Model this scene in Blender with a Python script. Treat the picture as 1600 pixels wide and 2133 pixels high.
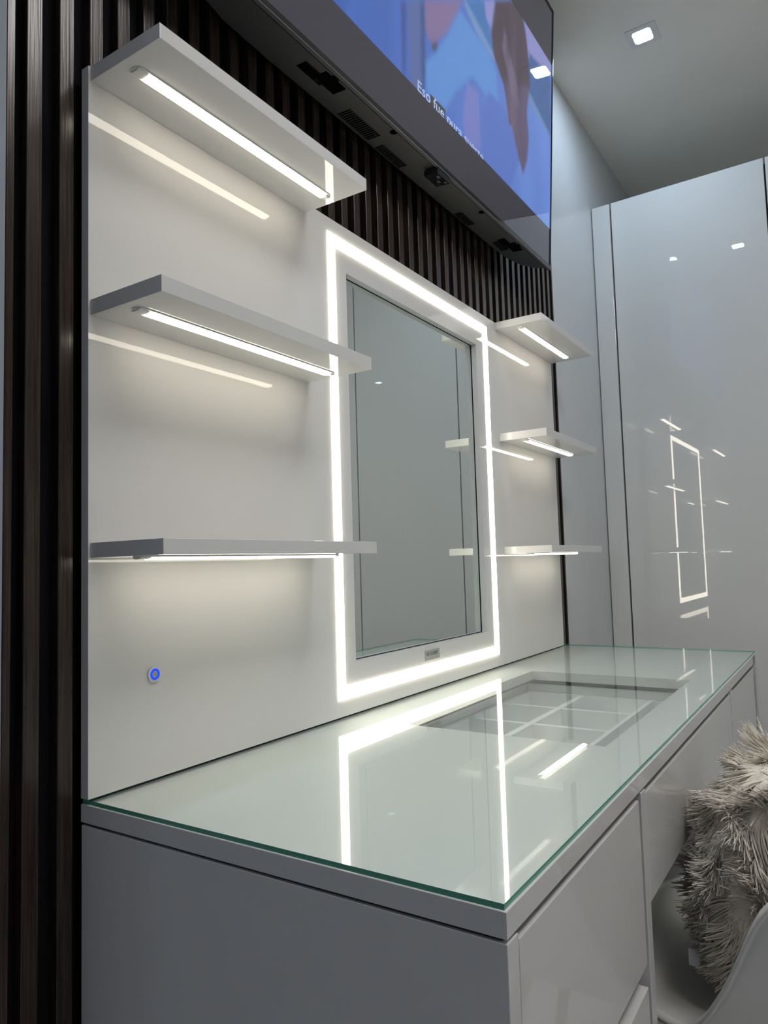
import bpy, bmesh, math, random
import numpy as np
from mathutils import Matrix, Vector, Euler

# ------------------------------------------------------------------ scene, camera, light level
scene = bpy.context.scene
for o in list(bpy.data.objects):
    bpy.data.objects.remove(o)
COL = scene.collection
ZT = 0.76                      # height of the glass on the desk above the floor

cam_data = bpy.data.cameras.new('camera')
cam_data.sensor_fit = 'HORIZONTAL'
cam_data.sensor_width = 36.0
cam_data.lens = 1501.42 / 1600 * 36.0
cam_data.clip_start = 0.02
cam = bpy.data.objects.new('camera', cam_data)
COL.objects.link(cam)
YAW, PITCH, ROLL = 0.575787, 0.0724422, -0.0293790
_f = Vector((math.cos(PITCH)*math.cos(YAW), math.cos(PITCH)*math.sin(YAW), math.sin(PITCH)))
_r = Vector((math.sin(YAW), -math.cos(YAW), 0))
_u = _r.cross(_f)
_R = math.cos(ROLL)*_r + math.sin(ROLL)*_u
_U = -math.sin(ROLL)*_r + math.cos(ROLL)*_u
m3 = Matrix((_R, _U, -_f)).transposed()
cam.matrix_world = Matrix.Translation((-0.55555, -0.80431, 0.27821 + ZT)) @ m3.to_4x4()
scene.camera = cam

scene.view_settings.view_transform = 'Standard'
scene.view_settings.look = 'None'
scene.view_settings.gamma = 1.0
scene.view_settings.exposure = 0.56
scene.view_settings.use_curve_mapping = False
scene.cycles.max_bounces = 12
scene.cycles.diffuse_bounces = 6
scene.cycles.glossy_bounces = 6
scene.cycles.transparent_max_bounces = 16
scene.cycles.sample_clamp_indirect = 6.0

world = bpy.data.worlds.new('world')
scene.world = world
world.use_nodes = True
world.node_tree.nodes['Background'].inputs[0].default_value = (0.5, 0.6, 0.8, 1)
world.node_tree.nodes['Background'].inputs[1].default_value = 0.0

COOL = (0.62, 0.79, 1.0)       # ceiling downlights
WARM = (1.0, 0.91, 0.76)       # led bars and frame
P_DOWN = 290.0
P_FRAME = 7.0
P_BAR = 7.5
P_TV = 0.67
NEUT = (1.0, 0.965, 0.94)  # colour of the added fill panels
P_FILL = 10.8

# ------------------------------------------------------------------ materials
def new_mat(name):
    m = bpy.data.materials.new(name); m.use_nodes = True
    nt = m.node_tree
    return m, nt, nt.nodes['Principled BSDF']

def simple(name, col, rough=0.5, metal=0.0, coat=0.0, coat_rough=0.03, spec=0.5, bump=0.0, bscale=60, vary=0.0):
    m, nt, b = new_mat(name)
    b.inputs['Base Color'].default_value = (*col, 1)
    b.inputs['Roughness'].default_value = rough
    b.inputs['Metallic'].default_value = metal
    b.inputs['Coat Weight'].default_value = coat
    b.inputs['Coat Roughness'].default_value = coat_rough
    b.inputs['Specular IOR Level'].default_value = spec
    if bump or vary:
        tc = nt.nodes.new('ShaderNodeTexCoord')
        n = nt.nodes.new('ShaderNodeTexNoise'); n.inputs['Scale'].default_value = bscale
        n.inputs['Detail'].default_value = 2
        nt.links.new(tc.outputs['Object'], n.inputs['Vector'])
        if bump:
            bp = nt.nodes.new('ShaderNodeBump'); bp.inputs['Strength'].default_value = bump
            bp.inputs['Distance'].default_value = 0.002
            nt.links.new(n.outputs['Fac'], bp.inputs['Height'])
            nt.links.new(bp.outputs['Normal'], b.inputs['Normal'])
            if coat: nt.links.new(bp.outputs['Normal'], b.inputs['Coat Normal'])
        if vary:
            mx = nt.nodes.new('ShaderNodeMix'); mx.data_type = 'RGBA'
            mx.inputs[6].default_value = (*[c*(1-vary) for c in col], 1)
            mx.inputs[7].default_value = (*[min(1, c*(1+vary)) for c in col], 1)
            nt.links.new(n.outputs['Fac'], mx.inputs[0]); nt.links.new(mx.outputs[2], b.inputs['Base Color'])
    return m

def emit(name, col, strength, base=(0.8, 0.8, 0.8)):
    m, nt, b = new_mat(name)
    b.inputs['Base Color'].default_value = (*base, 1)
    b.inputs['Emission Color'].default_value = (*col, 1)
    b.inputs['Emission Strength'].default_value = strength
    b.inputs['Roughness'].default_value = 0.4
    return m

M_LAC = simple('white_gloss_lacquer', (0.675, 0.67, 0.65), 0.5, coat=1.0, coat_rough=0.003, spec=0.0, bump=0.004, bscale=120)
for _m in (M_LAC,): _m.node_tree.nodes['Principled BSDF'].inputs['Coat IOR'].default_value = 1.38
M_TOP = simple('white_worktop_lacquer', (0.72, 0.73, 0.70), 0.5, coat=0.3, coat_rough=0.1, spec=0.2, bump=0.01, bscale=90)
M_WARD = simple('white_wardrobe_gloss', (0.655, 0.655, 0.625), 0.5, coat=1.0, coat_rough=0.004, spec=0.0, bump=0.012, bscale=9)
M_WARD.node_tree.nodes['Principled BSDF'].inputs['Coat IOR'].default_value = 1.65
M_WALL = simple('white_satin_wall_panel', (0.62, 0.63, 0.63), 0.5, coat=0.6, coat_rough=0.12, spec=0.2, bump=0.02, bscale=8)
M_PAINT = simple('matt_white_ceiling_paint', (0.90, 0.87, 0.80), 0.9, bump=0.1, bscale=120)
M_ROOM = simple('room_wall_paint', (0.74, 0.72, 0.68), 0.8, bump=0.1, bscale=120)
M_SHADEW = simple('shaded_white_wall', (0.27, 0.30, 0.35), 0.8)  # white wall left of the slats, its shade put into the colour
M_LEFTW = simple('slate_blue_wall_paint', (0.20, 0.26, 0.40), 0.8, bump=0.1, bscale=120)
M_FLOOR = simple('grey_porcelain_floor', (0.55, 0.53, 0.50), 0.25, bump=0.03, bscale=20, vary=0.08)
M_GAP = simple('dark_shadow_gap', (0.05, 0.05, 0.055), 0.7)
M_FELT = simple('black_felt_backing', (0.006, 0.006, 0.008), 0.95, spec=0.1)
M_INT = simple('pale_drawer_lining', (0.80, 0.81, 0.80), 0.6, spec=0.3)
M_PLASTIC = simple('clear_grey_end_cap', (0.74, 0.74, 0.70), 0.3)
M_ALU = simple('aluminium_trim', (0.55, 0.56, 0.58), 0.35, metal=0.9)
M_TRIM = simple('downlight_trim_white', (0.80, 0.80, 0.79), 0.5)
M_CHROME = simple('chrome', (0.85, 0.85, 0.86), 0.08, metal=1.0)
M_BLACK = simple('gloss_black_plastic', (0.012, 0.012, 0.014), 0.12)
M_TVBACK = simple('textured_black_housing', (0.05, 0.05, 0.047), 0.4, bump=0.4, bscale=900)
M_TVEDGE = simple('dark_grey_bezel_lip', (0.10, 0.10, 0.10), 0.3)
M_HOLE = simple('black_recess', (0.003, 0.003, 0.003), 0.9, spec=0.0)
M_CHAIR = simple('grey_moulded_shell', (0.66, 0.66, 0.63), 0.38, bump=0.02, bscale=200)
M_LEG = simple('pale_beech_leg', (0.50, 0.36, 0.22), 0.45, vary=0.15, bscale=30)
M_CUSH = simple('cushion_fabric', (0.82, 0.76, 0.66), 0.95, spec=0.1)
M_BLUE = emit('blue_led_ring', (0.0, 0.035, 0.75), 0.8, (0.0, 0.05, 0.6))
M_LENS = emit('downlight_lens', COOL, P_DOWN)
M_FILL = emit('fill_light_diffuser', NEUT, P_FILL)
M_BAR = emit('led_bar_diffuser', WARM, P_BAR)
M_STRIP = emit('led_frame_diffuser', WARM, P_FRAME)
M_INK = simple('dark_printing', (0.08, 0.08, 0.08), 0.5)
M_INK2 = simple('faint_grey_printing', (0.30, 0.30, 0.28), 0.5)
M_PLATE = simple('brushed_silver_plate', (0.50, 0.50, 0.48), 0.35, metal=0.3)

def mat_wood():
    m, nt, b = new_mat('dark_stained_oak')
    tc = nt.nodes.new('ShaderNodeTexCoord')
    mp = nt.nodes.new('ShaderNodeMapping'); mp.inputs['Scale'].default_value = (260, 60, 5)
    n = nt.nodes.new('ShaderNodeTexNoise'); n.inputs['Scale'].default_value = 1.0; n.inputs['Detail'].default_value = 5
    n.inputs['Distortion'].default_value = 0.6
    cr = nt.nodes.new('ShaderNodeValToRGB')
    cr.color_ramp.elements[0].position = 0.32; cr.color_ramp.elements[0].color = (0.011, 0.006, 0.0045, 1)
    cr.color_ramp.elements[1].position = 0.72; cr.color_ramp.elements[1].color = (0.050, 0.033, 0.024, 1)
    bp = nt.nodes.new('ShaderNodeBump'); bp.inputs['Strength'].default_value = 0.5; bp.inputs['Distance'].default_value = 0.0006
    L = nt.links
    L.new(tc.outputs['Object'], mp.inputs[0]); L.new(mp.outputs[0], n.inputs['Vector'])
    L.new(n.outputs['Fac'], cr.inputs[0]); L.new(cr.outputs[0], b.inputs['Base Color'])
    L.new(n.outputs['Fac'], bp.inputs['Height']); L.new(bp.outputs['Normal'], b.inputs['Normal'])
    b.inputs['Roughness'].default_value = 0.24
    b.inputs['Specular IOR Level'].default_value = 0.45
    return m
M_WOOD = mat_wood()

def mat_glass(name, tint, scale=1.0):
    """clear sheet: see-through with Schlick reflection, same from both sides"""
    m = bpy.data.materials.new(name); m.use_nodes = True
    nt = m.node_tree; nt.nodes.clear(); L = nt.links
    out = nt.nodes.new('ShaderNodeOutputMaterial')
    geo = nt.nodes.new('ShaderNodeNewGeometry')
    dot = nt.nodes.new('ShaderNodeVectorMath'); dot.operation = 'DOT_PRODUCT'
    L.new(geo.outputs['Incoming'], dot.inputs[0]); L.new(geo.outputs['Normal'], dot.inputs[1])
    ab = nt.nodes.new('ShaderNodeMath'); ab.operation = 'ABSOLUTE'; L.new(dot.outputs['Value'], ab.inputs[0])
    om = nt.nodes.new('ShaderNodeMath'); om.operation = 'SUBTRACT'; om.inputs[0].default_value = 1.0; L.new(ab.outputs[0], om.inputs[1])
    pw = nt.nodes.new('ShaderNodeMath'); pw.operation = 'POWER'; pw.inputs[1].default_value = 5.0; L.new(om.outputs[0], pw.inputs[0])
    ma = nt.nodes.new('ShaderNodeMath'); ma.operation = 'MULTIPLY_ADD'; ma.inputs[1].default_value = 0.96*scale; ma.inputs[2].default_value = 0.04*scale
    L.new(pw.outputs[0], ma.inputs[0])
    tr = nt.nodes.new('ShaderNodeBsdfTransparent'); tr.inputs[0].default_value = (*tint, 1)
    gl = nt.nodes.new('ShaderNodeBsdfGlossy'); gl.inputs['Roughness'].default_value = 0.004
    mx = nt.nodes.new('ShaderNodeMixShader')
    L.new(ma.outputs[0], mx.inputs[0]); L.new(tr.outputs[0], mx.inputs[1]); L.new(gl.outputs[0], mx.inputs[2])
    L.new(mx.outputs[0], out.inputs[0])
    return m
M_GLASS = mat_glass('clear_table_glass', (0.955, 0.985, 0.97), 1.0)
M_GLASSB = mat_glass('clear_table_glass_underside', (0.985, 0.995, 0.99), 0.35)
M_GEDGE = simple('green_glass_edge', (0.10, 0.34, 0.24), 0.15)

def mat_mirror():
    m, nt, b = new_mat('mirror_silver')
    b.inputs['Base Color'].default_value = (0.80, 0.85, 0.82, 1)
    b.inputs['Metallic'].default_value = 1.0; b.inputs['Roughness'].default_value = 0.0
    return m
M_MIRROR = mat_mirror()

def mat_screen():
    m, nt, b = new_mat('lit_tv_picture')
    at = nt.nodes.new('ShaderNodeAttribute'); at.attribute_name = 'picture'
    b.inputs['Base Color'].default_value = (0.004, 0.004, 0.005, 1)
    nt.links.new(at.outputs['Color'], b.inputs['Emission Color'])
    b.inputs['Emission Strength'].default_value = P_TV
    b.inputs['Roughness'].default_value = 0.012
    b.inputs['Specular IOR Level'].default_value = 0.7
    return m
M_SCREEN = mat_screen()
M_SUB = emit('subtitle_white', (0.33, 0.40, 0.62), P_TV, (0.01, 0.01, 0.01))

def mat_fur():
    m, nt, b = new_mat('pale_faux_fur')
    tc = nt.nodes.new('ShaderNodeTexCoord')
    n = nt.nodes.new('ShaderNodeTexNoise'); n.inputs['Scale'].default_value = 55
    cr = nt.nodes.new('ShaderNodeValToRGB')
    cr.color_ramp.elements[0].position = 0.3; cr.color_ramp.elements[0].color = (0.74, 0.66, 0.54, 1)
    cr.color_ramp.elements[1].position = 0.7; cr.color_ramp.elements[1].color = (0.96, 0.90, 0.79, 1)
    nt.links.new(tc.outputs['Object'], n.inputs['Vector']); nt.links.new(n.outputs['Fac'], cr.inputs[0])
    nt.links.new(cr.outputs[0], b.inputs['Base Color'])
    b.inputs['Roughness'].default_value = 0.75
    b.inputs['Sheen Weight'].default_value = 0.5
    tl = nt.nodes.new('ShaderNodeBsdfTranslucent'); nt.links.new(cr.outputs[0], tl.inputs[0])
    mx = nt.nodes.new('ShaderNodeMixShader'); mx.inputs[0].default_value = 0.05
    nt.links.new(b.outputs[0], mx.inputs[1]); nt.links.new(tl.outputs[0], mx.inputs[2])
    nt.links.new(mx.outputs[0], nt.nodes['Material Output'].inputs[0])
    return m
M_FUR = mat_fur()

# ------------------------------------------------------------------ helpers
def link(o, parent=None):
    COL.objects.link(o)
    if parent is not None: o.parent = parent
    return o

class MB:
    """collects boxes, prisms and tubes into one mesh"""
    def __init__(s): s.v = []; s.f = []; s.mi = []
    def add(s, vs, fs, mi=0):
        b = len(s.v); s.v += [tuple(map(float, v)) for v in vs]
        s.f += [tuple(b+i for i in f) for f in fs]; s.mi += [mi]*len(fs)
    def box(s, x0, x1, y0, y1, z0, z1, mi=0):
        x0, x1 = min(x0, x1), max(x0, x1); y0, y1 = min(y0, y1), max(y0, y1); z0, z1 = min(z0, z1), max(z0, z1)
        vs = [(x0,y0,z0),(x1,y0,z0),(x1,y1,z0),(x0,y1,z0),(x0,y0,z1),(x1,y0,z1),(x1,y1,z1),(x0,y1,z1)]
        s.add(vs, [(0,3,2,1),(4,5,6,7),(0,1,5,4),(1,2,6,5),(2,3,7,6),(3,0,4,7)], mi)
    def prism(s, poly, h0, h1, axis=2, mi=0):
        """poly in the plane normal to axis, extruded h0..h1"""
        n = len(poly)
        def P(p, h):
            return (p[0], p[1], h) if axis == 2 else (p[0], h, p[1]) if axis == 1 else (h, p[0], p[1])
        vs = [P(p, h0) for p in poly] + [P(p, h1) for p in poly]
        fs = [tuple(range(n))[::-1], tuple(range(n, 2*n))] + [(i, (i+1) % n, n+(i+1) % n, n+i) for i in range(n)]
        s.add(vs, fs, mi)
    def ring(s, cx, cz, r0, r1, y0, y1, n=48, mi=0):
        """annulus in the xz plane between y0 and y1"""
        vs = []
        for k in range(n):
            a = 2*math.pi*k/n; c, d = math.cos(a), math.sin(a)
            vs += [(cx+r0*c, y0, cz+r0*d), (cx+r1*c, y0, cz+r1*d), (cx+r1*c, y1, cz+r1*d), (cx+r0*c, y1, cz+r0*d)]
        fs = []
        for k in range(n):
            a = 4*k; b = 4*((k+1) % n)
            for i in range(4): j = (i+1) % 4; fs.append((a+i, a+j, b+j, b+i))
        s.add(vs, fs, mi)
    def tube(s, p0, p1, r0, r1, n=16, mi=0):
        p0, p1 = Vector(p0), Vector(p1); d = (p1-p0).normalized()
        a = d.orthogonal().normalized(); b = d.cross(a)
        vs = [p0 + r0*(math.cos(t)*a+math.sin(t)*b) for t in [2*math.pi*k/n for k in range(n)]]
        vs += [p1 + r1*(math.cos(t)*a+math.sin(t)*b) for t in [2*math.pi*k/n for k in range(n)]]
        s.add(vs, [tuple(range(n))[::-1], tuple(range(n, 2*n))] + [(k, (k+1) % n, n+(k+1) % n, n+k) for k in range(n)], mi)
    def build(s, name, mats, parent=None, bevel=0.0, smooth=False, segs=2):
        me = bpy.data.meshes.new(name); me.from_pydata(s.v, [], s.f); me.update()
        if not isinstance(mats, (list, tuple)): mats = [mats]
        for m in mats: me.materials.append(m)
        me.polygons.foreach_set('material_index', s.mi)
        bm = bmesh.new(); bm.from_mesh(me); bmesh.ops.recalc_face_normals(bm, faces=bm.faces); bm.to_mesh(me); bm.free()
        if smooth:
            me.polygons.foreach_set('use_smooth', [True]*len(me.polygons))
        o = bpy.data.objects.new(name, me); link(o, parent)
        if bevel:
            md = o.modifiers.new('bevel', 'BEVEL'); md.width = bevel; md.segments = segs; md.limit_method = 'ANGLE'
        return o

def tag(o, label=None, cat=None, group=None, kind=None):
    if label: o['label'] = label
    if cat: o['category'] = cat
    if group: o['group'] = group
    if kind: o['kind'] = kind
    return o

def thing(name, label, cat, loc=(0, 0, 0), group=None):
    o = bpy.data.objects.new(name, None); o.empty_display_size = 0.05
    COL.objects.link(o); o.location = loc
    return tag(o, label, cat, group)

def localize(parent):
    """meshes were written in world coordinates: shift them under their parent's origin"""
    off = Vector(parent.location)
    def rec(o):
        for c in o.children:
            if c.type == 'MESH' and not c.get('_loc'):
                c.data.transform(Matrix.Translation(-off)); c['_loc'] = 1
            rec(c)
    rec(parent)
    def clean(o):
        for c in o.children:
            if '_loc' in c: del c['_loc']
            clean(c)
    clean(parent)

def rounded(x0, x1, y0, y1, r, n=6):
    pts = []
    for (cx, cy, a0) in ((x1-r, y1-r, 0), (x0+r, y1-r, 90), (x0+r, y0+r, 180), (x1-r, y0+r, 270)):
        for k in range(n+1):
            a = math.radians(a0 + 90*k/n); pts.append((cx+r*math.cos(a), cy+r*math.sin(a)))
    return pts

# ------------------------------------------------------------------ room shell
X0, X1, Y0, Y1 = -2.3, 3.1, -3.4, 0.0145       # the vanity wall is y = Y1
ZC = ZT + 2.047
def struct(name, m, mat, **k):
    return tag(m.build(name, mat, **k), kind='structure')
m = MB(); m.box(X0-0.1, X1+0.1, Y0-0.1, Y1+0.16, -0.1, 0.0); struct('floor', m, M_FLOOR)
m = MB(); m.box(X0-0.1, X1+0.1, Y0-0.1, Y1+0.16, ZC, ZC+0.1); struct('ceiling', m, M_PAINT)
SX0, SX1 = -0.1010, 1.8215                       # slatted stretch of the wall
m = MB()
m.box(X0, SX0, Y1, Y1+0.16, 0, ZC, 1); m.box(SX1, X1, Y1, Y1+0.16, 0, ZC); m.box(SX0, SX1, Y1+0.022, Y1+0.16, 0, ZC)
struct('wall_back', m, [M_WALL, M_SHADEW])
m = MB(); m.box(X0-0.1, X0, Y0, Y1+0.16, 0, ZC); struct('wall_left', m, M_LEFTW)
m = MB(); m.box(X1, X1+0.1, Y0, Y1+0.16, 0, ZC); struct('wall_right', m, M_PAINT)
m = MB(); m.box(X0, X1, Y0-0.1, Y0, 0, ZC); struct('wall_front', m, M_ROOM)

# ------------------------------------------------------------------ slatted wall cladding
PITCH_S, W_S = 0.0439, 0.0205
SL0 = -0.0753
slat = thing('slat_panel', 'dark stained timber slat cladding on black backing behind the vanity', 'wall panelling', (SX0, Y1, 0))
m = MB(); m.box(SX0, SX1, Y1+0.016, Y1+0.0219, 0.0, ZC); m.build('backing', M_FELT, slat)
m = MB()
H = ZT + 0.9451
k = -1
while True:
    a = SL0 + k*PITCH_S; b = a + W_S; k += 1
    if a > SX1: break
    if k == 0: b = -0.0900         # wider cover strip at the start
    a = max(a, SX0+0.0005); b = min(b, SX1)
    if b - a < 0.003: continue
    zb = 0.0 if (b < 0.0 or a > 1.7275) else H - 0.03
    m.box(a, b, Y1, Y1+0.0159, zb, ZC)
    if a > 0.457 and b < 1.253: m.box(a, b, Y1, Y1+0.0159, 0.0, ZT-0.04)   # seen through the kneehole
m.build('slats', M_WOOD, slat, bevel=0.0008, segs=1)
localize(slat)

# ------------------------------------------------------------------ vanity back panel with recessed mirror and light frame
LP = 1.7275
ML, MR, MT, MBt = 0.5712, 1.1541, ZT+0.852, ZT+0.0967
OL, OR, OT, OB = 0.5115, 1.2233, ZT+0.9176, ZT+0.0313
IL, IR, IT, IB = 0.5357, 1.1985, ZT+0.8928, ZT+0.0565
pan = thing('vanity_back_panel', 'tall glossy white back panel standing on the desk against the slats', 'panel', (0, Y1, ZT))
m = MB()
zb = ZT + 0.0014
m.box(0, ML, 0, Y1-0.0002, zb, H); m.box(MR, LP, 0, Y1-0.0002, zb, H)
m.box(ML, MR, 0, Y1-0.0002, zb, MBt); m.box(ML, MR, 0, Y1-0.0002, MT, H)
bo = m.build('board', M_LAC, pan)
bm = bmesh.new(); bm.from_mesh(bo.data)
bmesh.ops.remove_doubles(bm, verts=bm.verts, dist=1e-5); bm.to_mesh(bo.data); bm.free()
m = MB(); m.box(0.002, LP-0.002, 0.0012, Y1-0.0004, ZT+0.0003, zb); m.build('foot_gap', M_HOLE, pan)  # black strip paints in the shaded gap under the panel
# maker's plate
pl = thing('name_plate', 'small silver lettered plate on the white panel under the mirror', 'sign', (0.864, 0, ZT+0.0745))
m = MB(); m.box(0.8303, 0.8971, -0.0014, 0, ZT+0.0635, ZT+0.0855); m.build('plate', M_PLATE, pl, bevel=0.0004)
m = MB(); e = 0.0006
m.box(0.8303, 0.8971, -0.0017, -0.0013, ZT+0.0855-e, ZT+0.0855); m.box(0.8303, 0.8303+e, -0.0017, -0.0013, ZT+0.0635, ZT+0.0855)
m.build('border', M_INK2, pl)

def text_mesh(name, body, mat, parent, size, xw, loc, rot, extrude=0.0002, bold=0.0):
    cu = bpy.data.curves.new(name, 'FONT'); cu.body = body; cu.size = 1.0; cu.extrude = 0; cu.offset = bold
    ob = bpy.data.objects.new(name, cu); COL.objects.link(ob)
    bpy.context.view_layer.update()
    dg = bpy.context.evaluated_depsgraph_get()
    me = bpy.data.meshes.new_from_object(ob.evaluated_get(dg))
    bpy.data.objects.remove(ob)
    xs = [v.co.x for v in me.vertices]; ys = [v.co.y for v in me.vertices]
    sx = xw/(max(xs)-min(xs)); sy = size
    me.transform(Matrix.Diagonal((sx, sy, 1, 1)) @ Matrix.Translation((-min(xs), 0, 0)))
    me.transform(Matrix.Translation(loc) @ Euler(rot).to_matrix().to_4x4())
    me.materials.append(mat)
    o = bpy.data.objects.new(name, me); link(o, parent)
    md = o.modifiers.new('thick', 'SOLIDIFY'); md.thickness = extrude; md.offset = 1
    return o
text_mesh('lettering', 'LE CLOSET', M_INK, pl, 0.0095, 0.052, (0.8378, -0.0015, ZT+0.0745), (math.pi/2, 0, 0), bold=0.03)
localize(pl); localize(pan)

mir = thing('wall_mirror', 'tall rectangular mirror recessed in the white panel inside the light frame', 'mirror', (0.8627, 0.0145, ZT+0.475))
g = 0.0016
m = MB(); m.box(ML+g, MR-g, 0.0160, 0.0172, MBt+g, MT-g); m.build('glass', M_MIRROR, mir)
m = MB()
m.box(ML-0.004, MR+0.004, 0.0173, 0.0178, MBt-0.004, MT+0.004)
m.build('backing', M_GAP, mir)
localize(mir)

fr = thing('light_frame', 'bright rectangular light strip framing the mirror', 'light', (0.867, 0, ZT+0.47))
def strip(name, o0, o1, i1, i0):
    """mitred strip, shallow raised profile: outer edge o0-o1, inner edge i0-i1 (x,z)"""
    mm = MB()
    def mid(a, b, t): return (a[0]+(b[0]-a[0])*t, a[1]+(b[1]-a[1])*t)
    a0, a1 = mid(o0, i0, .12), mid(o1, i1, .12); b0, b1 = mid(o0, i0, .88), mid(o1, i1, .88)
    vs = [(o0[0],0,o0[1]),(o1[0],0,o1[1]),(a1[0],-0.003,a1[1]),(a0[0],-0.003,a0[1]),(b1[0],-0.003,b1[1]),(b0[0],-0.003,b0[1]),(i1[0],0,i1[1]),(i0[0],0,i0[1])]
    mm.add(vs, [(0,1,2,3),(3,2,4,5),(5,4,6,7),(0,3,5,7),(1,6,4,2),(0,7,6,1)])
    mm.build('light_strip', M_STRIP, fr)
gg = 0.0003
strip('top', (OL, OT), (OR, OT), (IR, IT), (IL, IT))
strip('bottom', (OL, OB), (OR, OB), (IR, IB), (IL, IB))
strip('left', (OL, OB), (OL, OT), (IL, IT), (IL, IB))
strip('right', (OR, OB), (OR, OT), (IR, IT), (IR, IB))
localize(fr)

# touch switch
bt = thing('touch_switch', 'round chrome touch button with a glowing blue ring on the white panel', 'switch', (0.1003, 0, ZT+0.1393))
cx, cz = 0.1003, ZT+0.1393
m = MB(); m.ring(cx, cz, 0.0072, 0.0112, -0.0022, 0, n=48); m.build('bezel', M_CHROME, bt, bevel=0.0006)
m = MB(); m.ring(cx, cz, 0.0049, 0.0075, -0.0026, 0, n=48); m.build('light_ring', M_BLUE, bt)
m = MB(); m.tube((cx, 0, cz), (cx, -0.0020, cz), 0.005, 0.0047, n=40); m.build('button', M_ALU, bt)
localize(bt)

# ------------------------------------------------------------------ floating shelves with led bars
def shelf(x0, x1, d, zt, zbm, bx0, bx1, label):
    t = thing('floating_shelf', label, 'shelf', (x0, 0, zbm), 'floating shelves on the vanity panel')
    m = MB(); m.box(x0, x1, -d, -0.0002, zbm, zt); m.build('board', M_LAC, t, bevel=0.0006)
    yc = -0.0665; w = 0.0105
    # fixture: oval housing let into the underside
    m = MB()
    pts = []
    for k in range(13):
        a = math.radians(90+180*k/12); pts.append((bx0+w+w*math.cos(a), yc+w*math.sin(a)))
    for k in range(13):
        a = math.radians(-90+180*k/12); pts.append((bx1-w+w*math.cos(a), yc+w*math.sin(a)))
    m.prism(pts, zbm-0.0014, zbm+0.0005)
    lb = m.build('light_bar', M_PLASTIC, t)
    m = MB()                       # domed diffuser
    n = 8; xs = (bx0+0.019, bx1-0.014)
    prof = [(yc+ (w-0.0015)*math.cos(math.pi*k/n), zbm-0.0013-0.0035*math.sin(math.pi*k/n)) for k in range(n+1)]
    m.prism(prof, xs[0], xs[1], axis=0); m.build('diffuser', M_BAR, lb)
    for (a, b) in ((bx0+0.003, bx0+0.0188), (bx1-0.0138, bx1-0.003)):
        m = MB()
        prof = [(yc+ (w-0.002)*math.cos(math.pi*k/n), zbm-0.0013-0.0026*math.sin(math.pi*k/n)) for k in range(n+1)]
        m.prism(prof, a, b, axis=0); m.build('end_cap', M_PLASTIC, lb)
    localize(t)
    return t
z1t, z1b, z2t, z2b, z3t, z3b = H-0.0003, ZT+0.9251, ZT+0.6297, ZT+0.6088, ZT+0.3161, ZT+0.2970
DS = 0.1370
LS, RS = (0.0029, 0.4474), (1.2809, 1.7245)
B0, B1 = 0.018, 0.4285
shelf(LS[0], LS[1], DS, z1t, z1b, B0, B1, 'white floating shelf with light bar, top left, level with the panel top')
shelf(LS[0], LS[1], DS, z2t, z2b, B0, B1, 'white floating shelf with light bar, middle of the left three')
shelf(LS[0], LS[1], DS, z3t, z3b, B0, B1, 'white floating shelf at eye level, lowest left, above the blue button')
off = RS[0]-LS[0]
shelf(RS[0], RS[1], DS, z1t, z1b, B0+off, B1+off-0.012, 'white floating shelf with light bar, uppermost right of the mirror')
shelf(RS[0], RS[1], DS, z2t, z2b, B0+off, B1+off-0.012, 'white floating shelf with light bar, middle one right of the mirror')
shelf(RS[0], RS[1], DS, z3t, z3b, B0+off, B1+off-0.012, 'white floating shelf, lowest right of the mirror, edge on')

# ------------------------------------------------------------------ desk
LD, DD = 1.772, 0.55
GT = 0.0052                    # glass thickness
zs1, zs0 = ZT-GT-0.0003, ZT-0.0268
WO = (0.551, 1.2153, -0.4716, -0.094)      # window cut in the worktop
desk = thing('vanity_desk', 'long glossy white vanity desk with drawers along the panelled wall', 'desk', (LD/2, -DD/2, 0))
m = MB()
m.box(0, WO[0], -DD, Y1-0.0003, zs0, zs1); m.box(WO[1], LD, -DD, Y1-0.0003, zs0, zs1)
m.box(WO[0], WO[1], -DD, WO[2], zs0, zs1); m.box(WO[0], WO[1], WO[3], Y1-0.0003, zs0, zs1)
wt = m.build('worktop', [M_LAC, M_TOP], desk)
for p in wt.data.polygons: p.material_index = 1 if p.normal.z > 0.5 else 0
bm = bmesh.new(); bm.from_mesh(wt.data); bmesh.ops.remove_doubles(bm, verts=bm.verts, dist=1e-5); bm.to_mesh(wt.data); bm.free()
zc1 = ZT-0.0305                # carcass top, under the shadow line
zf1 = ZT-0.0365                # top of the fronts
m = MB(); m.box(0.004, LD-0.004, -DD+0.006, Y1-0.001, zc1, zs0)
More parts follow.
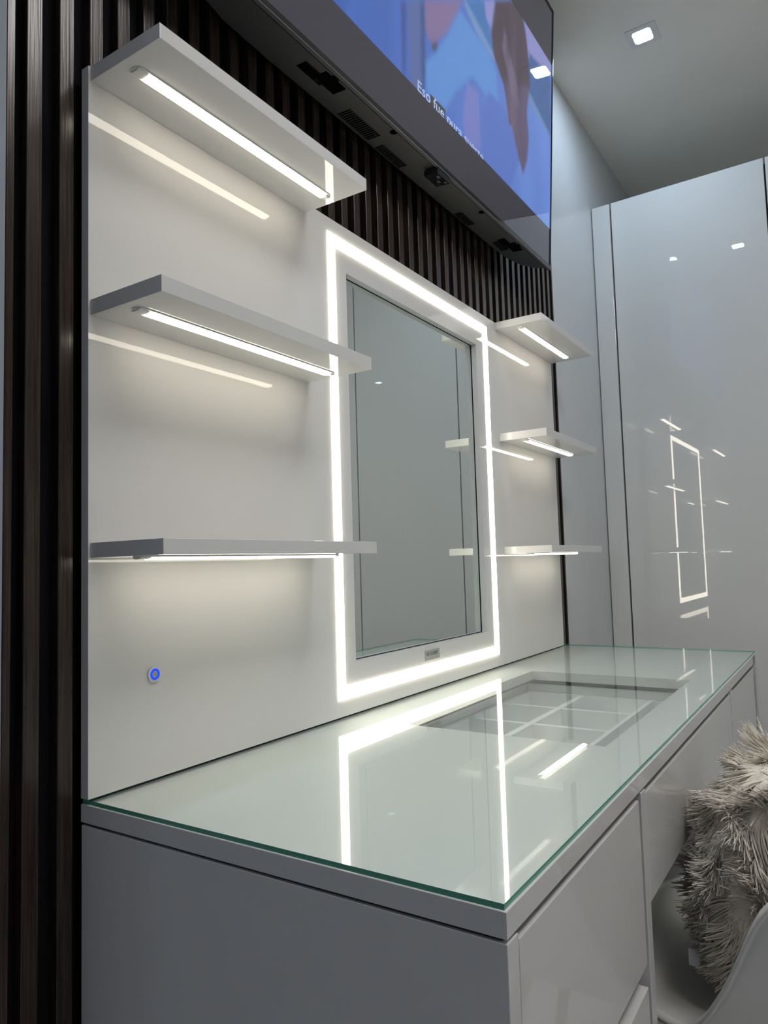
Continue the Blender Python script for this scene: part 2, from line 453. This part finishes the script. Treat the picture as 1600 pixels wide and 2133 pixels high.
# the packer frame under the top leaves the window free
m = MB()
m.box(0.004, WO[0], -DD+0.006, Y1-0.001, zc1, zs0); m.box(WO[1], LD-0.004, -DD+0.006, Y1-0.001, zc1, zs0)
m.box(WO[0], WO[1], -DD+0.006, WO[2], zc1, zs0); m.box(WO[0], WO[1], WO[3], Y1-0.001, zc1, zs0)
m.build('shadow_gap', M_GAP, desk)
def pedestal(x0, x1, groove_left):
    """x0..x1 outer faces; two side panels, bottom and back, two drawers with a finger groove"""
    t = 0.0226
    for (a, b) in ((x0, x0+t), (x1-t, x1)):
        m = MB(); m.box(a, b, -DD, Y1-0.001, 0.0, zc1); m.build('side_panel', M_LAC, desk, bevel=0.0008)
    m = MB(); m.box(x0+t, x1-t, -DD+0.03, Y1-0.02, 0.06, 0.08); m.build('bottom_panel', M_LAC, desk)
    m = MB(); m.box(x0+t, x1-t, -DD+0.040, -DD+0.044, 0.0, zc1); m.build('carcass_front', M_LAC, desk)
    if groove_left: a, b = x0+t+0.0105, x1-t-0.0022
    else: a, b = x0+t+0.0022, x1-t-0.0105
    zz = [(zf1, ZT-0.2411), (ZT-0.2680, ZT-0.4750), (ZT-0.5020, 0.06)]
    for (u, v) in zz:
        m = MB(); m.box(a, b, -DD+0.0005, -DD+0.020, v, u)
        d = m.build('drawer', M_LAC, desk, bevel=0.0009)
        m = MB(); m.box(a+0.012, b-0.012, -DD+0.0202, -0.06, v+0.01, u-0.02); m.build('drawer_box', M_INT, d)
pedestal(0.0, 0.456, False)
pedestal(1.254, 1.744, False)
m = MB(); m.box(1.7442, 1.766, -DD+0.0, Y1-0.001, 0.0, zc1); m.build('filler_panel', M_LAC, desk)
# kneehole back and centre drawer
zd0 = ZT-0.178
m = MB(); m.box(0.4585, 1.2450, -DD+0.0005, -DD+0.020, zd0, zf1)
cd = m.build('drawer', M_LAC, desk, bevel=0.0009)
m = MB()
dx0, dx1, dy0, dy1, dzb, dzt = 0.470, 1.240, -DD+0.0202, -0.0600, ZT-0.112, ZT-0.0385
tt = 0.014
m.box(dx0, dx1, dy0, dy1, dzb, dzb+0.008)
m.box(dx0, dx0+tt, dy0, dy1, dzb+0.008, dzt); m.box(dx1-tt, dx1, dy0, dy1, dzb+0.008, dzt)
m.box(dx0+tt, dx1-tt, dy0, dy0+tt, dzb+0.008, dzt); m.box(dx0+tt, dx1-tt, dy1-tt, dy1, dzb+0.008, dzt)
m.build('drawer_box', M_INT, cd)
# localise desk parts
localize(desk)

org = thing('drawer_organizer', 'pale divided tray seen through the glass inside the desk drawer', 'organizer', (0.855, -0.24, ZT-0.1035))
ox0, ox1, oy0, oy1 = dx0+tt+0.001, dx1-tt-0.001, dy0+tt+0.001, dy1-tt-0.001
ozb, ozt = dzb+0.0082, ZT-0.058
m = MB(); m.box(ox0, ox1, oy0, oy1, ozb, ozb+0.004); m.build('base', M_INT, org)
m = MB(); w = 0.010
m.box(ox0, ox0+w, oy0, oy1, ozb+0.004, ozt); m.box(ox1-w, ox1, oy0, oy1, ozb+0.004, ozt)
m.box(ox0+w, ox1-w, oy0, oy0+w, ozb+0.004, ozt); m.box(ox0+w, ox1-w, oy1-w, oy1, ozb+0.004, ozt)
m.build('rim', M_INT, org)
m = MB(); m.box(ox0+w, ox1-w, -0.2266, -0.2126, ozb+0.004, ozt-0.0005); m.build('divider', M_INT, org)
m = MB(); m.box(ox0+w, ox1-w, -0.3880, -0.3790, ozb+0.004, ozt-0.0005); m.build('divider', M_INT, org)
for x in (0.695, 0.869, 1.0435):
    m = MB(); m.box(x, x+0.014, -0.3790, -0.2266, ozb+0.004, ozt-0.0008); m.build('divider', M_INT, org)
    m = MB(); m.box(x, x+0.014, -0.2126, oy1-w, ozb+0.004, ozt-0.0008); m.build('divider', M_INT, org)
localize(org)

gl = thing('glass_top', 'clear sheet of glass with green edges lying on the white desk', 'glass sheet', (LD/2, -DD/2, ZT-GT))
m = MB()
ix = 0.0022
gx0, gx1, gy0, gy1 = 0.0+ix, LD-ix, -DD+0.0026, Y1-0.0006
m.box(gx0, gx1, gy0, gy1, ZT-GT, ZT)
o = m.build('sheet', [M_GLASS, M_GEDGE, M_GLASSB], gl)
for p in o.data.polygons:
    p.material_index = 0 if p.normal.z > 0.5 else 2 if p.normal.z < -0.5 else 1
localize(gl)

# ------------------------------------------------------------------ wardrobe on the right
XW = 2.333
ZW = ZT + 1.709
wd = thing('wardrobe', 'tall glossy white wardrobe with flat doors at the far end of the room', 'wardrobe', (XW, 0, 0))
m = MB(); m.box(XW+0.022, X1-0.05, -2.9, Y1-0.002, 0.0, ZW-0.012); m.build('carcass', M_WARD, wd)
m = MB(); m.box(XW, XW+0.020, -0.0600, Y1-0.0035, 0.0, ZW); m.build('filler_strip', M_WARD, wd, bevel=0.0012)
yy = -0.0665
for k in range(5):
    y1 = yy - k*0.5560
    m = MB(); m.box(XW, XW+0.020, y1-0.5500, y1, 0.03, ZW)
    d = m.build('door', M_WARD, wd, bevel=0.0012)
m = MB()
for k in range(6):
    y = -0.0600 - k*0.5560
    m.box(XW+0.0205, XW+0.0218, y-0.012, y+0.004, 0.0, ZW-0.014)
m.build('gap_lining', M_GAP, wd)
localize(wd)
wd.rotation_euler = (0, 0, -0.0128)

# ------------------------------------------------------------------ ceiling downlights
def downlight(x, y, label, rot=0.0, lens=None):
    t = thing('downlight', label, 'ceiling light', (x, y, ZC), 'square recessed downlights')
    t.rotation_euler = (0, 0, rot)
    m = MB()
    s, q, r = 0.050, 0.031, 0.010
    outer = rounded(-s, s, -s, s, 0.002); inner = rounded(-q, q, -q*0.95, q*0.95, r)
    n = len(outer)
    vs = [(p[0], p[1], -0.003) for p in outer] + [(p[0], p[1], -0.003) for p in inner] + [(p[0], p[1], 0) for p in outer] + [(p[0], p[1], 0.0) for p in inner]
    fs = []
    for i in range(n):
        j = (i+1) % n
        fs += [(i, j, n+j, n+i), (2*n+j, 2*n+i, 3*n+i, 3*n+j), (i, 2*n+i, 2*n+j, j), (n+j, 3*n+j, 3*n+i, n+i)]
    m.add(vs, fs); m.build('trim', M_TRIM, t)
    m = MB(); m.prism(rounded(-q+0.001, q-0.001, -q*0.95+0.001, q*0.95-0.001, r-0.001), -0.0016, -0.0002); m.build('lens', lens or M_LENS, t)
    return t
downlight(1.905, -0.313, 'square recessed downlight glowing in the ceiling beyond the television')
downlight(0.700, -0.313, 'square recessed downlight above the vanity, seen mirrored in the wardrobe door')
downlight(-0.650, -2.870, 'square recessed downlight at the far side, seen as a spot in the mirror')
def fill_light(x, y, label, h=0.30):  # added out-of-view panels, soft fill to ease shadows on the white panel
    t = thing('fill_light', label, 'ceiling light', (x, y, ZC), 'added fill lights')
    m = MB()
    m.box(-h, h, -h, -h+0.012, -0.012, 0); m.box(-h, h, h-0.012, h, -0.012, 0)
    m.box(-h, -h+0.012, -h+0.012, h-0.012, -0.012, 0); m.box(h-0.012, h, -h+0.012, h-0.012, -0.012, 0)
    m.build('frame', M_TRIM, t)
    m = MB(); m.box(-h+0.0125, h-0.0125, -h+0.0125, h-0.0125, -0.009, -0.0004); m.build('diffuser', M_FILL, t)
fill_light(0.46, -1.36, 'wide added fill light out of view, above the chair side of the room')
fill_light(-0.30, -1.50, 'smaller added fill light out of view, behind the left end of the desk', 0.20)

# ------------------------------------------------------------------ television
TVX, TVY, TVZ = 1.537, -0.080, ZT+1.163          # lower right corner of its front face
TA = math.atan2(0.045, 0.757)
tv = thing('television', 'large wall mounted television tilted down above the mirror, showing a film', 'television', (TVX, TVY, TVZ))
tv.rotation_euler = (TA, 0, 0)
# local frame: x to the right edge = 0, z up the screen, -y out of the screen
TW, TH = 1.440, 0.815
m = MB()
T = 0.010; bz = 0.008
m.prism(rounded(-TW, 0, 0, TH, 0.004, 3), 0.0025, T, axis=1)
m.build('back_shell', M_BLACK, tv)
m = MB()                       # slim bezel frame
m.box(-TW, 0, -0.0012, 0.0025, 0, 0.011); m.box(-TW, 0, -0.0012, 0.0025, TH-0.006, TH)
m.box(-TW, -TW+0.006, -0.0012, 0.0025, 0.011, TH-0.006); m.box(-0.005, 0, -0.0012, 0.0025, 0.011, TH-0.006)
m.build('bezel', M_BLACK, tv, bevel=0.0008)
m = MB(); m.box(-TW, 0, -0.0015, 0.0060, -0.0025, -0.0001); m.build('lower_lip', M_TVEDGE, tv)
# screen picture, drawn per vertex in screen coordinates
PIC = [
    ((0.055, 0.09, 0.3), [(-0.88, 0.272), (-0.857, 0.287), (-0.855, 0.124), (-0.866, 0.122)]),
    ((0.1, 0.14, 0.33), [(-0.854, 0.289), (-0.795, 0.328), (-0.779, 0.119), (-0.832, 0.116)]),
    ((0.05, 0.09, 0.24), [(-0.801, 0.324), (-0.783, 0.336), (-0.773, 0.181), (-0.779, 0.124), (-0.787, 0.122)]),
    ((0.21, 0.155, 0.3), [(-0.781, 0.337), (-0.603, 0.454), (-0.636, 0.4), (-0.672, 0.338), (-0.707, 0.298), (-0.742, 0.264), (-0.765, 0.261), (-0.779, 0.285)]),
    ((0.07, 0.07, 0.11), [(-0.752, 0.256), (-0.718, 0.284), (-0.726, 0.251), (-0.737, 0.245)]),
    ((0.11, 0.26, 0.6), [(-0.674, 0.328), (-0.617, 0.422), (-0.552, 0.415), (-0.455, 0.412), (-0.41, 0.388), (-0.392, 0.295), (-0.548, 0.297), (-0.634, 0.214), (-0.679, 0.145), (-0.767, 0.141), (-0.774, 0.202), (-0.739, 0.242)]),
    ((0.17, 0.2, 0.5), [(-0.573, 0.269), (-0.513, 0.28), (-0.505, 0.223), (-0.494, 0.143), (-0.568, 0.12), (-0.595, 0.165)]),
    ((0.06, 0.17, 0.42), [(-0.598, 0.458), (-0.474, 0.539), (-0.457, 0.474), (-0.411, 0.413), (-0.513, 0.44), (-0.58, 0.446)]),
    ((0.16, 0.27, 0.5), [(-0.603, 0.454), (-0.588, 0.464), (-0.513, 0.449), (-0.414, 0.424), (-0.42, 0.41), (-0.539, 0.423)]),
    ((0.24, 0.26, 0.55), [(-0.488, 0.53), (-0.413, 0.579), (-0.424, 0.534), (-0.44, 0.485), (-0.472, 0.49)]),
    ((0.24, 0.25, 0.52), [(-0.24, 0.679), (-0.205, 0.688), (-0.016, 0.646), (-0.015, 0.598), (-0.193, 0.554), (-0.217, 0.624)]),
    ((0.06, 0.12, 0.3), [(-0.187, 0.572), (-0.015, 0.598), (-0.009, 0.412), (-0.197, 0.453)]),
    ((0.14, 0.25, 0.45), [(-0.201, 0.451), (-0.183, 0.458), (-0.009, 0.416), (-0.009, 0.404), (-0.2, 0.437)]),
    ((0.1, 0.17, 0.5), [(-0.452, 0.314), (-0.329, 0.314), (-0.243, 0.235), (-0.322, 0.106), (-0.474, 0.128), (-0.492, 0.23)]),
    ((0.075, 0.055, 0.075), [(-0.422, 0.573), (-0.282, 0.666), (-0.24, 0.652), (-0.209, 0.601), (-0.189, 0.542), (-0.18, 0.476), (-0.202, 0.387), (-0.208, 0.349), (-0.322, 0.291), (-0.347, 0.358), (-0.364, 0.385), (-0.38, 0.392), (-0.426, 0.423), (-0.445, 0.469)]),
    ((0.11, 0.085, 0.155), [(-0.355, 0.393), (-0.183, 0.477), (-0.199, 0.389), (-0.182, 0.32), (-0.191, 0.259), (-0.221, 0.198), (-0.268, 0.248), (-0.313, 0.309)]),
    ((0.17, 0.13, 0.22), [(-0.362, 0.533), (-0.343, 0.525), (-0.329, 0.487), (-0.274, 0.438), (-0.248, 0.37), (-0.306, 0.38), (-0.35, 0.448), (-0.373, 0.474)]),
]
BAR0, BAR1 = 0.124, 0.640      # letterbox: the picture lies between these heights
gx = np.linspace(-TW+0.006, -0.0050, 412); gz = np.linspace(0.011, TH-0.006, 236)
GX, GZ = np.meshgrid(gx, gz)
img = np.zeros(GX.shape+(3,))
tx = (GX+TW)/TW; tz = (GZ-BAR0)/(BAR1-BAR0)
cA = np.array([0.05, 0.12, 0.42]); cB = np.array([0.13, 0.23, 0.60])
f = np.clip(tx*1.5-0.35, 0, 1)[..., None]
img[:] = cA*(1-f) + cB*f
img *= (1+0.10*np.sin(GX*60+2*np.sin(GX*23))*np.clip(1-tx*1.4, 0, 1)+0.05*np.sin(GX*31+GZ*9))[..., None]
def inside(poly):
    r = np.zeros(GX.shape, bool); n = len(poly)
    for i in range(n):
        x1, z1 = poly[i]; x2, z2 = poly[(i+1) % n]
        if z1 == z2: continue
        c = ((GZ < z1) != (GZ < z2)) & (GX < (x2-x1)*(GZ-z1)/(z2-z1)+x1); r ^= c
    return r
rs = np.random.RandomState(4)
for col, poly in PIC: img[inside(poly)] = col
for (cx_, cz_, rx, rz, col) in ((-0.30, 0.30, .03, .20, (.16, .12, .17)), (-0.26, 0.45, .02, .10, (.05, .04, .06)), (-0.34, 0.50, .02, .07, (.05, .04, .05))):
    w_ = np.exp(-((GX-cx_)/rx)**2-((GZ-cz_)/rz)**2)[..., None]*0.6
    hm = inside(PIC[14][1]) | inside(PIC[15][1])
    img = np.where(hm[..., None], img*(1-w_)+np.array(col)*w_, img)
def blur(a):
    k = np.array([1, 4, 6, 4, 1])/16.0
    for ax in (0, 1):
        p = np.pad(a, [(2, 2) if i == ax else (0, 0) for i in range(3)], mode='edge')
        a = sum(k[i]*np.take(p, range(i, i+a.shape[ax]), axis=ax) for i in range(5))
    return a
img = blur(blur(img))
img[(GZ > 0.118) & (GZ < 0.144) & (GX > -0.750) & (GX < -0.682)] = (0.06, 0.06, 0.075)
img[(GZ < BAR0) | (GZ > BAR1)] = (0.040, 0.038, 0.050)
nr, nc = GX.shape
vs = np.stack([GX, np.full(GX.shape, 0.0018), GZ], -1).reshape(-1, 3)
idx = np.arange(nr*nc).reshape(nr, nc)
fs = np.stack([idx[:-1, :-1], idx[:-1, 1:], idx[1:, 1:], idx[1:, :-1]], -1).reshape(-1, 4)
me = bpy.data.meshes.new('screen'); me.from_pydata(vs.tolist(), [], fs.tolist()); me.update()
at = me.color_attributes.new('picture', 'FLOAT_COLOR', 'POINT')
at.data.foreach_set('color', np.concatenate([img.reshape(-1, 3), np.ones((nr*nc, 1))], 1).astype(np.float32).ravel())
me.materials.append(M_SCREEN)
scr = link(bpy.data.objects.new('screen', me), tv)
# subtitle, its foot cut off by the black bar
sub = text_mesh('subtitle', 'Eso fue pura suerte,', M_SUB, scr, 0.034, 0.335, (-0.806, 0.0014, 0.1235), (math.pi/2, math.radians(1.4), 0), bold=0.01)
sub.modifiers.clear()
bm = bmesh.new(); bm.from_mesh(sub.data)
bmesh.ops.bisect_plane(bm, geom=bm.verts[:]+bm.edges[:]+bm.faces[:], plane_co=(0, 0, 0.1225), plane_no=(0, 0, -1), clear_outer=True)
bm.to_mesh(sub.data); bm.free()
# rear housing: deep lower body with rounded ends
m = MB()
ends = [(-0.012, 0.010), (-0.028, 0.038), (-0.075, 0.068), (-0.150, 0.083), (-0.26, 0.0865)]
left = [(-TW-x, y) for x, y in ends][::-1]
plan = ends + left
def ztilt(y): return 0.0
m.prism(plan, 0.002, 0.50)
hs = m.build('rear_housing', M_TVBACK, tv, bevel=0.002)
# louvres, screw holes, foot slots on the underside (z = 0.002 looking up)
zu = 0.0018
def vent(x0, x1, y0, y1, n):
    mm = MB(); w = (x1-x0)/n
    for k in range(n):
        a = x0+k*w; mm.box(a, a+w*0.55, y0, y1, zu-0.0006, zu+0.001)
    mm.build('vent', M_HOLE, hs)
vent(-0.985, -0.875, 0.046, 0.078, 16)
vent(-0.845, -0.745, 0.060, 0.082, 14)
vent(-0.48, -0.40, 0.060, 0.082, 11)
vent(-0.27, -0.20, 0.050, 0.072, 9)
for (x, y) in ((-0.874, 0.016), (-0.454, 0.016)):
    mm = MB(); mm.tube((x, y, zu-0.0008), (x, y, zu+0.001), 0.008, 0.008, 24); mm.build('screw_hole', M_HOLE, hs)
def slot(cx_):
    mm = MB()
    mm.box(cx_-0.045, cx_+0.02, 0.030, 0.052, zu-0.0008, zu+0.001); mm.box(cx_-0.005, cx_+0.055, 0.016, 0.044, zu-0.0009, zu+0.001)
    mm.tube((cx_+0.02, 0.018, zu-0.001), (cx_+0.02, 0.018, zu+0.001), 0.010, 0.010, 20)
    s_ = mm.build('foot_slot', M_HOLE, hs)
    mm = MB(); mm.box(cx_-0.045, cx_+0.02, 0.0292, 0.0302, zu-0.0018, zu+0.0005); mm.box(cx_-0.005, cx_+0.055, 0.0440, 0.0450, zu-0.0018, zu+0.0005)
    mm.tube((cx_+0.004, 0.047, zu-0.0025), (cx_+0.004, 0.047, zu), 0.003, 0.004, 12)
    mm.build('foot_bracket', M_BLACK, s_)
slot(-1.095); slot(-0.235)
# remote sensor hanging under the middle of the lower edge
m = MB(); m.box(-0.714, -0.654, -0.0005, 0.036, -0.0150, -0.0026); sn = m.build('sensor_box', M_BLACK, tv, bevel=0.0015)
m = MB(); m.box(-0.700, -0.690, 0.006, 0.012, -0.0158, -0.0149); m.box(-0.680, -0.672, 0.016, 0.022, -0.0158, -0.0149); m.box(-0.668, -0.662, 0.004, 0.010, -0.0158, -0.0149)
m.build('sensor_button', M_TVEDGE, sn)
# wall mount
m = MB(); m.box(-0.98, -0.46, 0.0866, 0.0905, 0.10, 0.42); m.build('mount_plate', M_BLACK, tv)

# ------------------------------------------------------------------ moulded chair
CX_, CY_ = 0.790, -0.700
SEAT = 0.396
ch = thing('shell_chair', 'grey moulded shell chair pushed up to the desk with a shaggy cushion in it', 'chair', (CX_, CY_, 0))
NU, NV = 180, 40
def rim_h(th):
    """height of the rim above the seat; th=0 front centre (towards the desk), pi at the back"""
    a = abs(th)
    pts = [(0, 0.012), (0.75, 0.008), (1.15, 0.012), (1.24, 0.038), (1.35, 0.095), (1.42, 0.145), (1.49, 0.20), (1.62, 0.25), (1.8, 0.28), (2.2, 0.30), (2.7, 0.36), (3.1416, 0.385)]
    for (a0, h0), (a1, h1) in zip(pts, pts[1:]):
        if a <= a1:
            t = (a-a0)/(a1-a0); t = t*t*(3-2*t) if False else t
            return h0+(h1-h0)*t
    return pts[-1][1]
def rim_r(th):
    c, s = abs(math.cos(th)), abs(math.sin(th)); n = 2.7
    a, b = 0.285, (0.265 if math.cos(th) > 0 else 0.245)
    return 1.0/((c/b)**n+(s/a)**n)**(1/n)
hs_ = [rim_h(-math.pi+2*math.pi*k/NU) for k in range(NU)]
for _ in range(1): hs_ = [(hs_[k-1]+2*hs_[k]+hs_[(k+1) % NU])/4 for k in range(NU)]
vs, fs = [(0, 0, SEAT-0.020)], []
for j in range(1, NV+1):
    s_ = j/NV
    for k in range(NU):
        th = -math.pi+2*math.pi*k/NU
        R_ = rim_r(th); h = hs_[k]
        if s_ < 0.62:
            rr = R_*0.86*s_/0.62; z = SEAT-0.020+0.018*(s_/0.62)**3
        else:
            t = (s_-0.62)/0.38
            rr = R_*(0.86+0.14*math.sin(t*math.pi/2)*(1 if h > .05 else 1))+h*0.18*t*t
            z = SEAT-0.002+(h)*(t**1.5)
        vs.append((rr*math.sin(th), rr*math.cos(th), z))
for k in range(NU): fs.append((0, 1+k, 1+(k+1) % NU))
for j in range(NV-1):
    for k in range(NU):
        a = 1+j*NU+k; b = 1+j*NU+(k+1) % NU; fs.append((a, a+NU, b+NU, b))
# rolled lip: out and a little down
base = 1+(NV-1)*NU
for i, (dr, dz) in enumerate(((0.006, 0.0015), (0.012, -0.001), (0.0155, -0.007))):
    for k in range(NU):
        th = -math.pi+2*math.pi*k/NU; x, y, z = vs[base+k]; vs.append((x+dr*math.sin(th), y+dr*math.cos(th), z+dz))
for j in range(3):
    for k in range(NU):
        a = base+j*NU+k; b = base+j*NU+(k+1) % NU; fs.append((a, a+NU, b+NU, b))
mm = MB(); mm.add(vs, fs)
so = mm.build('seat_shell', M_CHAIR, ch, smooth=True)
md = so.modifiers.new('thick', 'SOLIDIFY'); md.thickness = 0.006; md.offset = -1
for (sx, sy) in ((1, 1), (-1, 1), (1, -1), (-1, -1)):
    mm = MB(); mm.tube((sx*0.12, sy*0.11, SEAT-0.030), (sx*0.22, sy*0.20, 0.0), 0.016, 0.010, 20); mm.build('leg', M_LEG, ch, smooth=False)
mm = MB(); mm.box(-0.14, 0.14, -0.13, -0.11, SEAT-0.045, SEAT-0.028); mm.box(-0.14, 0.14, 0.11, 0.13, SEAT-0.045, SEAT-0.028); mm.box(-0.01, 0.01, -0.11, 0.11, SEAT-0.045, SEAT-0.028)
mm.build('under_frame', M_BLACK, ch)

# ------------------------------------------------------------------ shaggy cushion
cu = thing('fur_cushion', 'shaggy cream and grey faux fur cushion leaning in the shell chair', 'cushion', (0.710, -0.660, SEAT+0.180))
cu.rotation_euler = (math.radians(13), math.radians(0), math.radians(4))
CA, CB, CC = 0.155, 0.070, 0.150     # half width, half thickness, half height
def cush(u, v):
    """u round the vertical outline, v from -pi/2 (back) to pi/2 (front)"""
    def sp(c, e): return math.copysign(abs(c)**e, c)
    x = CA*sp(math.cos(u), .55)*sp(math.cos(v), .75); z = CC*sp(math.sin(u), .55)*sp(math.cos(v), .75); y = CB*sp(math.sin(v), 1.0)
    return x, -y, z
nu, nv = 64, 32
vs, fs = [], []
for j in range(nv+1):
    for i in range(nu): vs.append(cush(2*math.pi*i/nu, -math.pi/2+math.pi*j/nv))
for j in range(nv):
    for i in range(nu): fs.append((j*nu+i, j*nu+(i+1) % nu, (j+1)*nu+(i+1) % nu, (j+1)*nu+i))
mm = MB(); mm.add(vs, fs); body = mm.build('cushion_cover', M_CUSH, cu, smooth=True)
me = body.data
# strands: tapered, curved, clumped, sampled over the cover by area
rs = np.random.RandomState(11)
P = np.array([v.co[:] for v in me.vertices]); tris = []
for p in me.polygons:
    q = list(p.vertices); tris.append((q[0], q[1], q[2])); tris.append((q[0], q[2], q[3]))
tris = np.array(tris)
A = P[tris[:, 0]]; B = P[tris[:, 1]]; C_ = P[tris[:, 2]]
nn = np.cross(B-A, C_-A); ar = np.linalg.norm(nn, axis=1)
NS = 26000
ti = rs.choice(len(tris), NS, p=ar/ar.sum())
r1, r2 = np.sqrt(rs.rand(NS)), rs.rand(NS)
root = (1-r1)[:, None]*A[ti]+(r1*(1-r2))[:, None]*B[ti]+(r1*r2)[:, None]*C_[ti]
nrm = root/np.array([CA**2, CB**2, CC**2])*np.array([.4, 1, .4]); nrm /= np.linalg.norm(nrm, axis=1)[:, None]
# clump direction field
def field(p, s, seed):
    r = np.random.RandomState(seed); out = np.zeros_like(p)
    for _ in range(6):
        k = r.normal(size=3)*s; ph = r.rand()*6.28; d = r.normal(size=3)
        out += np.sin(p@k+ph)[:, None]*d
    return out
comb = field(root, 32, 3)*0.24+field(root, 85, 5)*0.26+rs.normal(size=(NS, 3))*0.09
droop = np.array([0, 0, -0.75])
dirn = nrm*0.85+comb+droop*0.6
dirn /= np.linalg.norm(dirn, axis=1)[:, None]
ln = rs.uniform(0.024, 0.042, NS)
NSEG = 5
bend = droop*0.9+field(root, 60, 9)*0.45+rs.normal(size=(NS, 3))*0.15
side = np.cross(dirn, rs.normal(size=(NS, 3))); side /= np.linalg.norm(side, axis=1)[:, None]
bi = np.cross(dirn, side)
rad0 = rs.uniform(0.0011, 0.0016, NS)
rings = []
for s_ in range(NSEG):
    t = s_/(NSEG-1)
    c = root+dirn*(ln*t)[:, None]+bend*(ln*t*t*0.38)[:, None]
    rr = rad0*(1.0-0.45*t**3)
    for k in range(3):
        a = 2*math.pi*k/3+t*1.5
        rings.append(c+(rr*math.cos(a))[:, None]*side+(rr*math.sin(a))[:, None]*bi)
V = np.stack(rings, 1)                       # NS, NSEG*3, 3
F = []
for s_ in range(NSEG-1):
    for k in range(3):
        a = s_*3+k; b = s_*3+(k+1) % 3; F.append((a, b, b+3, a+3))
F.append(((NSEG-1)*3, (NSEG-1)*3+1, (NSEG-1)*3+2, (NSEG-1)*3+2))
F4 = np.array(F[:-1])
FF = (F4[None]+(np.arange(NS)*NSEG*3)[:, None, None]).reshape(-1, 4)
MW = Matrix.Translation(cu.location) @ cu.rotation_euler.to_matrix().to_4x4()
A4 = np.array(MW); W_ = V.reshape(-1, 3)@A4[:3, :3].T+A4[:3, 3]
press = (W_[:, 2] > ZT-0.190) & (W_[:, 1] > -DD-0.004)      # pile pressed flat where it meets the drawer front
W_[press, 1] = -DD-0.004-0.1*(W_[press, 1]+DD+0.004)
V = ((W_-A4[:3, 3])@A4[:3, :3]).reshape(V.shape)
me2 = bpy.data.meshes.new('fur')
nvv = NS*NSEG*3; nf = len(FF)
me2.vertices.add(nvv); me2.vertices.foreach_set('co', V.reshape(-1).astype(np.float32))
me2.loops.add(nf*4); me2.loops.foreach_set('vertex_index', FF.reshape(-1).astype(np.int32))
me2.polygons.add(nf); me2.polygons.foreach_set('loop_start', (np.arange(nf)*4).astype(np.int32))
me2.polygons.foreach_set('loop_total', np.full(nf, 4, np.int32))
me2.polygons.foreach_set('use_smooth', np.ones(nf, bool))
me2.update(calc_edges=True)
me2.materials.append(M_FUR)
fu = link(bpy.data.objects.new('fur', me2), cu); tag(fu, kind='stuff')

# small white care label sewn into the seam
mm = MB(); mm.box(0.5900, 0.5907, -0.580, -0.565, ZT-0.314, ZT-0.290)
lt = mm.build('care_label', simple('white_label_tape', (0.75, 0.75, 0.80), 0.6), cu)
lt.data.transform((Matrix.Translation(cu.location) @ cu.rotation_euler.to_matrix().to_4x4()).inverted())
tag(lt, 'small white sewn label')
